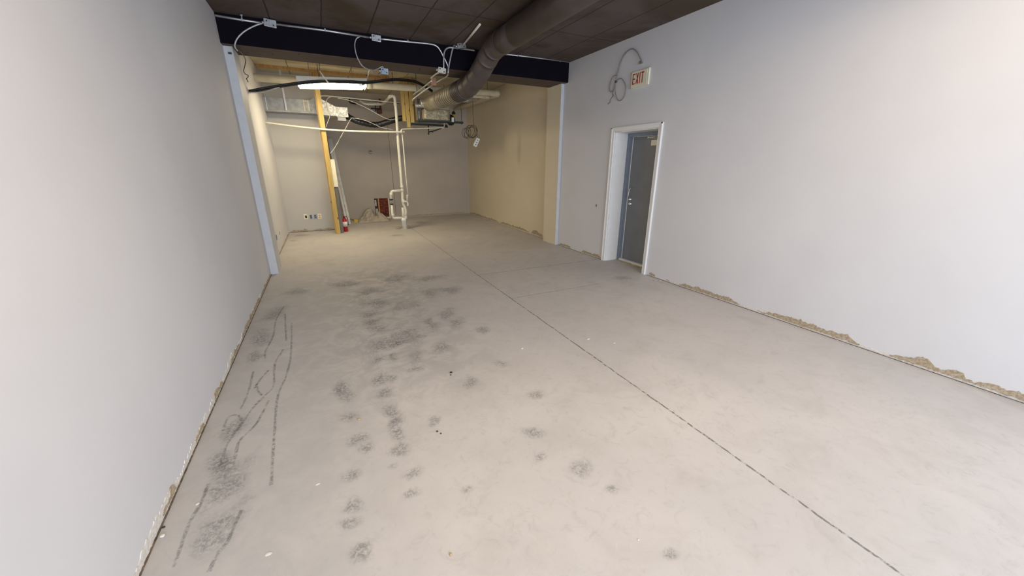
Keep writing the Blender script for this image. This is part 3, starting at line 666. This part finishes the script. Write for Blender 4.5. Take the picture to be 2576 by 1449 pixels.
# ------------------------------------------------------------------ black cable bundle across the rear room
bc = thing('cable_bundle', 'thick black cable bundle sweeping from the left wall past the lamp', 'cable', (.5, 7.7, 2.6))
P = [Vector((XL, 7.58, 2.57)), at(683, 218, 1, 7.6), at(752, 207.5, 1, 7.65), at(807, 203, 1, 7.7), at(876, 203.5, 1, 7.7), at(919, 206, 1, 7.75), at(974, 200, 1, 7.8), at(1003, 198.6, 1, 7.9), at(1043, 203.5, 1, 8.0), at(1068, 215, 1, 8.05), at(1088, 228, 1, 8.1)]
S = smooth(P, 8)
MB().tube(S, .015, 8).tube([q+Vector((0, .02, -.022)) for q in S], .012, 8).build('black_cables', 'black_rubber', bc)
P = [at(624.5, 233, 0, XL), at(662, 231.5, 1, 7.6), at(697, 221, 1, 7.62), at(740, 211, 1, 7.7)]
MB().tube(smooth(P, 6), .009, 8).build('grey_cable', 'cable_pale', bc)

# ------------------------------------------------------------------ conduit runs on the beam
YC = BY0-.018
def jbox(p, sx, sy, sz, label, rot=0, mat='galv'):
    t = thing('junction_box', label, 'junction box', p, 'metal junction boxes around the beam')
    m_ = Matrix.Translation(p) @ Matrix.Rotation(rot, 4, 'Y')
    MB().bevbox((-sx/2, -sy/2, -sz/2), (sx/2, sy/2, sz/2), .003, m_).build('box_body', mat, t)
    MB().bevbox((-sx/2-.006, -sy/2-.005, -sz/2-.004), (sx/2+.006, -sy/2, sz/2+.004), .002, m_).build('cover_plate', mat, t)
    for x, z in ((-.3*sx, .25*sz), (.3*sx, -.25*sz)): MB().lathe(m_ @ Vector((x, -sy/2-.005, z)), [(.009, 0), (.009, .003)], 10, (0, -1, 0)).build('knockout', 'wire_dark', t)
    MB().lathe(m_ @ Vector((-sx/2, 0, 0)), [(.016, 0), (.016, .02), (.012, .028)], 10, (-1, 0, 0)).build('connector', 'emt', t)
    return t
def tie(label, pts, r, mat='emt', name='conduit', cat='conduit', clips=(), rounded=None):
    P = smooth(pts, 6) if rounded is None else bend(pts, rounded, 8)
    o = MB().tube(P, r, 10).build(name, mat); tag(o, label, cat)
    for q in clips:
        q = Vector(q); MB().box(q+Vector((-.008, -.014, -.016)), q+Vector((.008, .012, .016))).build('strap', 'galv', o)
    return o
jbox(at(680, 60, 1, 5.88), .115, .05, .07, 'junction box on the beam nearest the left wall', .09)
jbox(at(946, 97, 1, 5.88), .105, .05, .065, 'junction box on the middle of the beam top', .06)
jbox(Vector((2.03, 5.78, 3.09)), .11, .07, .055, 'junction box on the dark ceiling left of the round duct', -.2)
jbox(at(1110.5, 178, 1, 5.86), .10, .055, .06, 'white-grey junction box low on the beam face left of the duct', .1, 'beige_metal')
jbox(at(967, 180, 1, 6.05), .085, .05, .065, 'junction box dangling under the beam right of the lamp', .05, 'blue_metal')
tie('thin metal conduit along the beam top from the left wall to the first junction box', px(1, YC, (541, 39), (606, 50), (667, 59)), .0125, rounded=.05, clips=[at(609, 50, 1, YC)])
tag(MB().tube([at(609, 47, 1, YC), at(607, 38, 1, YC-.05)], .008, 6).lathe(at(607, 38, 1, YC-.05)-Vector((0, 0, .004)), [(.015, 0), (.015, .008)], 8).build('ceiling_bolt', 'emt'), 'small metal bolt sticking up above the conduit near the left wall', 'bolt')
tie('straight conduit along the beam top between the two left junction boxes', px(1, YC, (693, 61), (820, 77), (933, 95)), .0125, rounded=.05, clips=[at(818, 76, 1, YC)])
tie('conduit that bends down over the beam face right of the middle junction box', px(1, YC-.01, (958, 98), (1025, 105), (1080, 110.5), (1098, 116), (1108, 128), (1115, 142), (1122, 155), (1127, 168), (1126.5, 178)), .012, clips=[at(1026, 104, 1, YC)])
tie('conduit rising from the low junction box and running right behind the duct', px(1, YC-.04, (1116, 174), (1116.2, 143), (1119, 128), (1127, 120.5), (1140, 120), (1165, 123), (1194, 127)), .0125, clips=[at(1162, 122, 1, YC)])
tie('conduit along the beam top between the duct and the right wall', px(1, YC, (1240, 133), (1340, 144), (1434, 156)), .0125, rounded=.05, clips=[at(1303, 139.5, 1, YC), at(1409, 153, 1, YC)])
tie('cream conduit stub running back along the dark ceiling from its junction box', [Vector((2.045, 5.70, 3.095)), Vector((1.965, 4.88, 3.10))], .014, 'pvc', rounded=.01)
tie('conduit curving from the ceiling junction box down across the beam face', [Vector((2.0, 5.83, 3.075))]+px(1, YC-.04, (1146, 112), (1139, 122), (1134, 142), (1129.5, 165), (1127, 184)), .012)
tie('armoured cable sweeping from the low beam edge down past the wood block', [at(1127, 180, 1, 5.88), at(1124.6, 191, 1, 6.1), at(1105, 203, 1, 6.6), at(1072, 225, 1, 7.1), at(1043, 247, 1, 7.4), at(1038, 253, 1, 7.5)], .012, 'bx', 'armoured_cable', 'cable')
tie('straight grey conduit from the low junction box to the brown wood block', [at(1104, 182, 1, 5.9), at(1094, 188, 1, 6.2), at(1084.6, 197, 1, 6.45)], .012, 'emt')
tie('armoured cable running from the wood block down to the rear studs', [at(1085, 204, 1, 6.5), at(1066, 219, 1, 7.1), at(1040, 238, 1, 7.8)], .012, 'bx', 'armoured_cable', 'cable')
tie('grey cable loop hanging over the beam near the left wall', px(1, BY0-.03, (668, 59), (655, 60), (632, 69), (611, 82), (597, 97), (591, 111), (592, 120), (598, 128)), .009, 'bx', 'armoured_cable', 'cable')
tie('thin frayed wire dangling against the left wall behind the beam', [at(598, 128, 1, 5.9), at(605, 131, 1, 6.0), at(614, 142, 1, 6.3), at(618, 152, 1, 6.5), at(616, 165, 1, 6.5), at(613, 178, 1, 6.5), at(617, 186, 1, 6.5), at(624, 190, 1, 6.5), at(623, 195, 1, 6.5), at(620, 198, 1, 6.5), at(623, 203, 1, 6.5), at(624, 207, 1, 6.5)], .005, 'wire_dark', 'loose_wire', 'wire')
tie('thin grey cable loop drooping from the middle junction box under the beam', px(1, BY0-.03, (906, 92), (897, 97), (892.5, 110), (894, 128), (900, 147), (911, 165))+[at(924, 173, 1, 5.95), at(937, 177, 1, 6.0), at(950, 173, 1, 6.05), at(961, 168, 1, 6.05), at(964, 170, 1, 6.05), at(964.5, 175, 1, 6.05)], .008, 'bx', 'armoured_cable', 'cable')
tie('thin wire loop hanging left of the dangling junction box', [at(937, 177, 1, 6.02), at(941, 184, 1, 6.05), at(948, 188.5, 1, 6.05), at(957, 186, 1, 6.05), at(960, 180, 1, 6.05)], .005, 'wire_grey', 'loose_wire', 'wire')
tie('metal cable dropping to the right end of the lamp', [at(929, 177, 1, 6.1), at(926, 190, 1, 7.0), at(923, 201, 1, 7.7), at(917, 212, 1, 7.9), at(903, 214, 1, 7.93)], .009, 'bx', 'armoured_cable', 'cable')

# ------------------------------------------------------------------ thin lines at the back
tie('long white pipe strung under the rear ceiling behind the yellow post', [at(808, 244, 1, 9.7), at(812, 241, 1, 9.7), at(850, 244, 1, 9.7), at(974, 256, 1, 9.7), at(1008, 258.5, 1, 9.7)], .013, 'pvc', 'thin_pipe', 'pipe')
tie('slack white cable from the rear pipe down across the black hose', [at(850, 247, 1, 9.3), at(878, 252.5, 1, 9.3), at(919, 270, 1, 9.3), at(955, 290, 1, 9.3), at(974, 299, 1, 9.3), at(986, 301, 1, 9.3), at(995, 299, 1, 9.3)], .007, 'cable_pale', 'slack_cable', 'cable')
tie('white cable snaking down in front of the silver foil box', [at(833, 243, 1, 9.3), at(825, 247, 1, 9.3), at(821, 256, 1, 9.3), at(824, 270, 1, 9.3), at(829, 284, 1, 9.3), at(829, 295, 1, 9.3), at(824, 308, 1, 9.3), at(820, 320, 1, 9.3)], .007, 'cable_pale', 'slack_cable', 'cable')
tie('long pale cable draped over the black hose down to the yellow post', [at(831, 386, 1, 9.25), at(842, 372, 1, 9.3), at(858.6, 342, 1, 9.35), at(871, 320, 1, 9.4), at(882, 300, 1, 9.4), at(890, 297, 1, 9.45), at(919, 303, 1, 9.45), at(945, 314, 1, 9.5), at(960, 321, 1, 9.5), at(988, 326, 1, 9.4)], .008, 'cable_pale', 'slack_cable', 'cable')
rp = thing('sprinkler_pipe', 'rusty red-brown pipe assembly with a valve high on the back wall', 'pipe', (1.5, 11.2, 2.7))
yy = 11.22
MB().tube(bend(px(1, yy, (879, 250), (880, 258), (897, 261.5)), .03), .018, 8).build('left_angle', 'iron_black', rp)
MB().tube(px(1, yy, (955, 249), (957, 268), (959, 285)), .026, 10).build('down_pipe', 'rust', rp)
MB().tube(px(1, yy, (933, 272.5), (957, 274)), .014, 8).tube(px(1, yy, (944.5, 262), (945.5, 280)), .012, 8).build('cross_pipe', 'iron_black', rp)
q = at(953.5, 280, 1, yy); MB().bevbox(q+Vector((-.05, -.05, -.06)), q+Vector((.06, .05, .05)), .02).build('valve', 'rust', rp)
MB().tube(px(1, yy+.06, (862, 246), (1005, 259)), .022, 8).build('header', 'iron_black', rp)
# hole with foam at the right of the back wall
o = MB().lathe(at(1141, 285, 1, YB-.001), [(.055, 0), (.055, .004)], 18, (0, -1, 0)).build('wall_hole', 'dark_gap'); tag(o, 'small dark round vent hole with yellow foam high on the back wall', 'hole')
q = at(1142, 292, 1, YB-.01); MB().bevbox(q-Vector((.035, .02, .05)), q+Vector((.035, .01, .045)), .012).build('foam_drip', 'foam', o)
o = MB().tube([at(932, 383, 1, YB-.005)+Vector((.042*math.cos(a_*math.pi/8), 0, .042*math.sin(a_*math.pi/8))) for a_ in range(15)], .005, 6).tube([at(932, 383, 1, YB-.005), at(933, 379, 1, YB-.005)], .005, 6).build('wire_ring', 'wire_dark')
tag(o, 'small dark ring of wire on the middle of the back wall', 'ring')

# ------------------------------------------------------------------ hanging coil with power strip
hc = thing('extension_cord', 'coiled dark cord with a white power strip hanging near the right rear wall', 'cord', (3.0, 8.0, 1.95))
yk = 8.0
MB().tube(smooth(px(1, yk, (1189, 242), (1189.5, 265), (1190, 290), (1191.5, 314)), 4)+[], .004, 6).tube([at(1189, 242, 1, yk), at(1189, 242, 1, yk)+Vector((0, 0, .4))], .004, 6).build('drop_cord', 'cord_brown', hc)
coil = MB(); rnd = random.Random(5)
for (cx, cy, rx, ry, an) in ((1187, 331, 13, 16, .1), (1184, 331, 10, 16, .5), (1189, 333, 11, 14, -.2), (1176, 333, 11, 12, .7), (1171, 335, 8, 12, .3), (1190, 330, 9, 15, 0), (1181, 334, 14, 11, .9)):
    c0 = at(cx, cy, 1, yk); ex = (at(cx+rx, cy, 1, yk)-c0).length; ez = (at(cx, cy-ry, 1, yk)-c0).length; L_ = []
    yo = rnd.uniform(-.06, .06)
    for k in range(25):
        a_ = 2*math.pi*k/24; u_ = ex*math.cos(a_); v_ = ez*math.sin(a_)
        L_.append(c0+Vector((u_*math.cos(an)-v_*math.sin(an), yo*math.cos(a_+cx), u_*math.sin(an)+v_*math.cos(an))))
    coil.tube(L_, .0045, 6, False)
coil.build('cord_coil', 'cord_brown', hc)
a0 = at(1203, 348, 1, yk); a1 = at(1194, 368, 1, yk); dr = (a1-a0).normalized(); sx = Vector((0, 1, 0)).cross(dr).normalized()
mt = Matrix((sx, Vector((0, 1, 0)), dr)).transposed().to_4x4(); mt.translation = a0
stp = MB().bevbox((-.04, -.022, 0), (.04, .022, (a1-a0).length), .010, mt).build('power_strip', 'white_plastic', hc)
for i in range(3): MB().box((-.014, -.024, .04+.05*i), (.014, -.021, .055+.05*i), mt).build('socket_hole', 'wire_dark', hc)
MB().tube(smooth([at(1199, 335, 1, yk), at(1201, 343, 1, yk), a0+dr*.01], 4), .0045, 6).build('plug_lead', 'cord_brown', hc)

# ------------------------------------------------------------------ outlets
def outlet(p, axis, label, kind):
    t = thing('wall_outlet', label, 'outlet', p, 'outlets and open boxes low on the rear walls')
    def B(a, b_):
        if axis == 'y': return Vector((p[0]+a[0], p[1]-b_[1], p[2]+a[2])), Vector((p[0]+b_[0], p[1]-a[1], p[2]+b_[2]))
        return Vector((p[0]+a[1], p[1]+a[0], p[2]+a[2])), Vector((p[0]+b_[1], p[1]+b_[0], p[2]+b_[2]))
    if kind == 'open':
        MB().bevbox(*B((-.038, 0, -.058), (.038, .008, .058)), .003).build('plate', 'cream_plastic', t)
        MB().box(*B((-.012, .008, -.035), (.026, .0095, .025))).build('opening', 'dark_gap', t)
    elif kind == 'metal':
        MB().bevbox(*B((-.030, 0, -.048), (.030, .010, .048)), .003).build('box_rim', 'blue_metal', t)
        MB().box(*B((-.018, .010, -.034), (.018, .0115, .034))).build('opening', 'wire_dark', t)
        MB().tube([B((-.01, .012, -.02), (0, .016, .02))[0], B((-.01, .012, -.02), (.012, .016, .02))[1]], .003, 5).build('wire', 'cable_pale', t)
    else:
        MB().bevbox(*B((-.038, 0, -.058), (.038, .008, .058)), .003).build('plate', 'cream_plastic', t)
        for z in (-.022, .022): MB().bevbox(*B((-.018, .008, z-.015), (.018, .012, z+.015)), .003).build('socket', 'orange_plastic', t)
    return t
for a, b_, l, k in ((769, 545, 'open white outlet plate low on the alcove wall, first from the left', 'open'), (782.5, 545, 'bare metal box low on the alcove wall, second from the left', 'metal'),
                    (793.5, 544.5, 'bare metal box low on the alcove wall, third from the left', 'metal'), (804, 544, 'outlet with orange sockets on the alcove wall nearest the post', 'duplex')):
    outlet(at(a, b_, 1, YBUMP), 'y', l, k)
outlet(at(694.5, 597, 0, XL), 'x', 'dark open metal box low on the left wall behind the column', 'metal')
outlet(at(701.5, 586, 0, XL), 'x', 'white outlet plate low on the left wall, further back of two', 'open')

# ------------------------------------------------------------------ fire extinguisher
fe = thing('fire_extinguisher', 'red fire extinguisher with white label standing beside the yellow post', 'fire extinguisher', (.295, 9.42, 0))
b0 = Vector((.325, 9.40, 0))
MB().lathe(b0, [(.045, 0), (.05, .006), (.05, .26), (.045, .285), (.03, .305), (.017, .315), (.017, .325)], 24).build('cylinder', 'red_paint', fe)
MB().lathe(b0+Vector((0, 0, .12)), [(.0507, 0), (.0507, .11)], 24).build('paper_label', 'label_white', fe)
MB().lathe(b0+Vector((0, 0, .322)), [(.018, 0), (.018, .03), (.012, .035)], 12).build('valve', 'iron_black', fe)
MB().box(b0+Vector((-.012, -.07, .352)), b0+Vector((.012, .03, .358))).box(b0+Vector((-.010, -.06, .372)), b0+Vector((.010, .03, .378))).box(b0+Vector((-.010, .02, .35)), b0+Vector((.010, .03, .378))).build('lever', 'red_paint', fe)
MB().tube(smooth([b0+Vector((.015, 0, .335)), b0+Vector((.06, -.01, .33)), b0+Vector((.072, -.01, .24)), b0+Vector((.064, -.01, .14))], 5), .007, 8).build('hose', 'iron_black', fe)

# ------------------------------------------------------------------ back wall patch, drop cloth, tool
wp = thing('wall_cutout', 'square hole cut in the back wall showing red-brown insulation and studs', 'hole', (1.43, YB, 0))
ins = MB(); bmx = bmesh.new(); bmesh.ops.create_grid(bmx, x_segments=20, y_segments=24, size=.5)
for v in bmx.verts:
    q = Vector((hx0+.13+(v.co.x+.5)*(hx1-hx0-.15), YB+.06, .13+(v.co.y+.5)*(hz1-.14)))
    v.co = q+Vector((0, noise.noise(q*18)*.03-.01, 0))
bmx.verts.index_update(); ins.add([v.co.copy() for v in bmx.verts], [[v.index for v in f.verts] for f in bmx.faces], True); bmx.free()
ins.build('insulation_batt', 'insulation', wp)
MB().box((hx0+.095, YB+.01, 0), (hx0+.13, YB+.09, hz1)).build('stud', 'stud_orange', wp)
MB().box((hx1-.03, YB+.01, 0), (hx1-.002, YB+.09, hz1)).build('stud', 'cream_board', wp)
MB().box((hx0+.02, YB+.05, .0), (hx0+.08, YB+.1, .27)).box((hx0+.015, YB+.06, .35), (hx0+.06, YB+.09, .52)).build('drywall_scrap', 'board_grey', wp)
MB().box((hx0, YB+.0, 0), (hx1, YB+.10, .03)).build('sill_plate', 'cream_board', wp)
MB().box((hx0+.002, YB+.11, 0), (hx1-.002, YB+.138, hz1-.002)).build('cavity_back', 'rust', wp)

cl = MB(); bmx = bmesh.new(); bmesh.ops.create_grid(bmx, x_segments=90, y_segments=50, size=.5)
c0 = at(938, 557, 2, 0); 
for v in bmx.verts:
    u_, v_ = v.co.x*2, v.co.y*2
    rr_ = math.hypot(u_, v_); ang = math.atan2(v_, u_)
    edge = 1+.22*noise.noise(Vector((math.cos(ang)*1.5, math.sin(ang)*1.5, 4)))
    x = c0.x+.02+u_*.40*edge; y = 10.93+v_*.33*edge
    p_ = Vector((x*5, y*5, 0))
    hh = .17*math.exp(-(((u_+.2)/.34)**4+((v_-.35)/.5)**2))+.09*math.exp(-(((u_-.25)/.55)**4+((v_+.1)/.6)**2))
    fold = abs(noise.noise(p_+Vector((noise.noise(p_*.8)*1.5, 0, 0))))*.20+abs(noise.noise(p_*2.3))*.07
    fall = max(0, 1-max(abs(u_), abs(v_))**4)
    v.co = Vector((x, min(y, YB-.03), .004+(hh+fold)*fall))
bmx.verts.index_update(); cl.add([v.co.copy() for v in bmx.verts], [[v.index for v in f.verts] for f in bmx.faces], True); bmx.free()
clo = cl.build('drop_cloth', 'drop_cloth'); tag(clo, 'crumpled beige drop cloth heaped on the floor against the back wall', 'cloth')
sm_ = clo.modifiers.new('thick', 'SOLIDIFY'); sm_.thickness = .004; sm_.offset = 1
ty = thing('tape_tool', 'small yellow tool lying on the floor left of the drop cloth', 'tool', at(896, 559, 2, 0))
q = at(896, 559, 2, 0)
MB().bevbox(q+Vector((-.05, -.03, .004)), q+Vector((.05, .04, .075)), .015).build('tool_body', 'yellow', ty)
MB().tube(smooth([q+Vector((-.05, 0, .05)), q+Vector((-.14, .02, .09)), q+Vector((-.20, .0, .03))], 5), .008, 6).build('tool_handle', 'black_rubber', ty)
q = at(888, 561, 2, 0); tag(MB().bevbox(q+Vector((-.05, -.012, 0)), q+Vector((.14, .012, .018)), .004).build('wood_scrap', 'chip_tan'), 'tan wood scrap on the floor in front of the yellow tool', 'scrap')

# ------------------------------------------------------------------ floor crumbs
def chip(a, b_, s_, mat, label, name='paint_chip', cat='paint chip', asp=1., flat=.25):
    q = at(a, b_, 2, 0); bmx = bmesh.new(); bmesh.ops.create_icosphere(bmx, subdivisions=2, radius=1); m_ = MB()
    for v in bmx.verts:
        k_ = 1+.3*noise.noise(v.co*1.7+Vector((a, b_, 0))); v.co = Vector((q.x+v.co.x*s_*asp*k_, q.y+v.co.y*s_*k_, s_*flat+v.co.z*s_*flat))
    bmx.verts.index_update(); m_.add([v.co.copy() for v in bmx.verts], [[v.index for v in f.verts] for f in bmx.faces], True); bmx.free()
    return tag(m_.build(name, mat), label, cat, 'crumbs on the concrete floor')
chip(1313, 877, .011, 'chip_white', 'round white chip on the floor left of the long joint, mid room')
chip(1545, 864, .010, 'chip_white', 'white chip on the floor right of the long joint, mid room')
chip(1480, 853, .009, 'chip_white', 'pale sliver on the floor just right of the long joint', asp=2.2)
chip(799, 1218, .008, 'chip_white', 'white paint fleck on the floor right of the left scuff lines', flat=.08, asp=1.3)
chip(675, 1394, .009, 'chip_white', 'larger white paint fleck at the bottom left of the floor', flat=.08, asp=1.4)
chip(497, 1268, .009, 'chip_white', 'small white chip lying on the dark scuff by the left wall', flat=.2)
chip(409, 1349, .010, 'chip_white', 'broken white plaster chip against the left wall base', flat=.4)
chip(1134, 1396, .007, 'chip_tan', 'brown curled wood shaving at the bottom middle of the floor', 'wood_shaving', 'shaving', asp=.8, flat=.6)
chip(903, 1055, .010, 'chip_tan', 'tan splinter crumb on the floor between the dark smudges', 'splinter', 'splinter', flat=.3)
chip(1135, 938, .010, 'chip_dark', 'black pebble on the floor, further one of the middle pair', 'pebble', 'pebble', flat=.5)
chip(1134, 944, .006, 'chip_dark', 'tiny black pebble just in front of the larger mid-room one', 'pebble', 'pebble', flat=.5)
chip(1100, 1086, .006, 'chip_dark', 'left of two small black pebbles nearer the camera', 'pebble', 'pebble', flat=.5)
chip(1109, 1091, .005, 'chip_dark', 'right of two small black pebbles nearer the camera', 'pebble', 'pebble', flat=.5)
chip(1172, 598, .02, 'chip_white', 'pale crumb far back on the floor near the right wall', flat=.4)
chip(1606, 1358, .004, 'chip_white', 'tiny white speck near the front right floor', flat=.3)
chip(412, 1327, .006, 'chip_dark', 'dark crumb at the foot of the left wall', 'pebble', 'pebble', flat=.5)
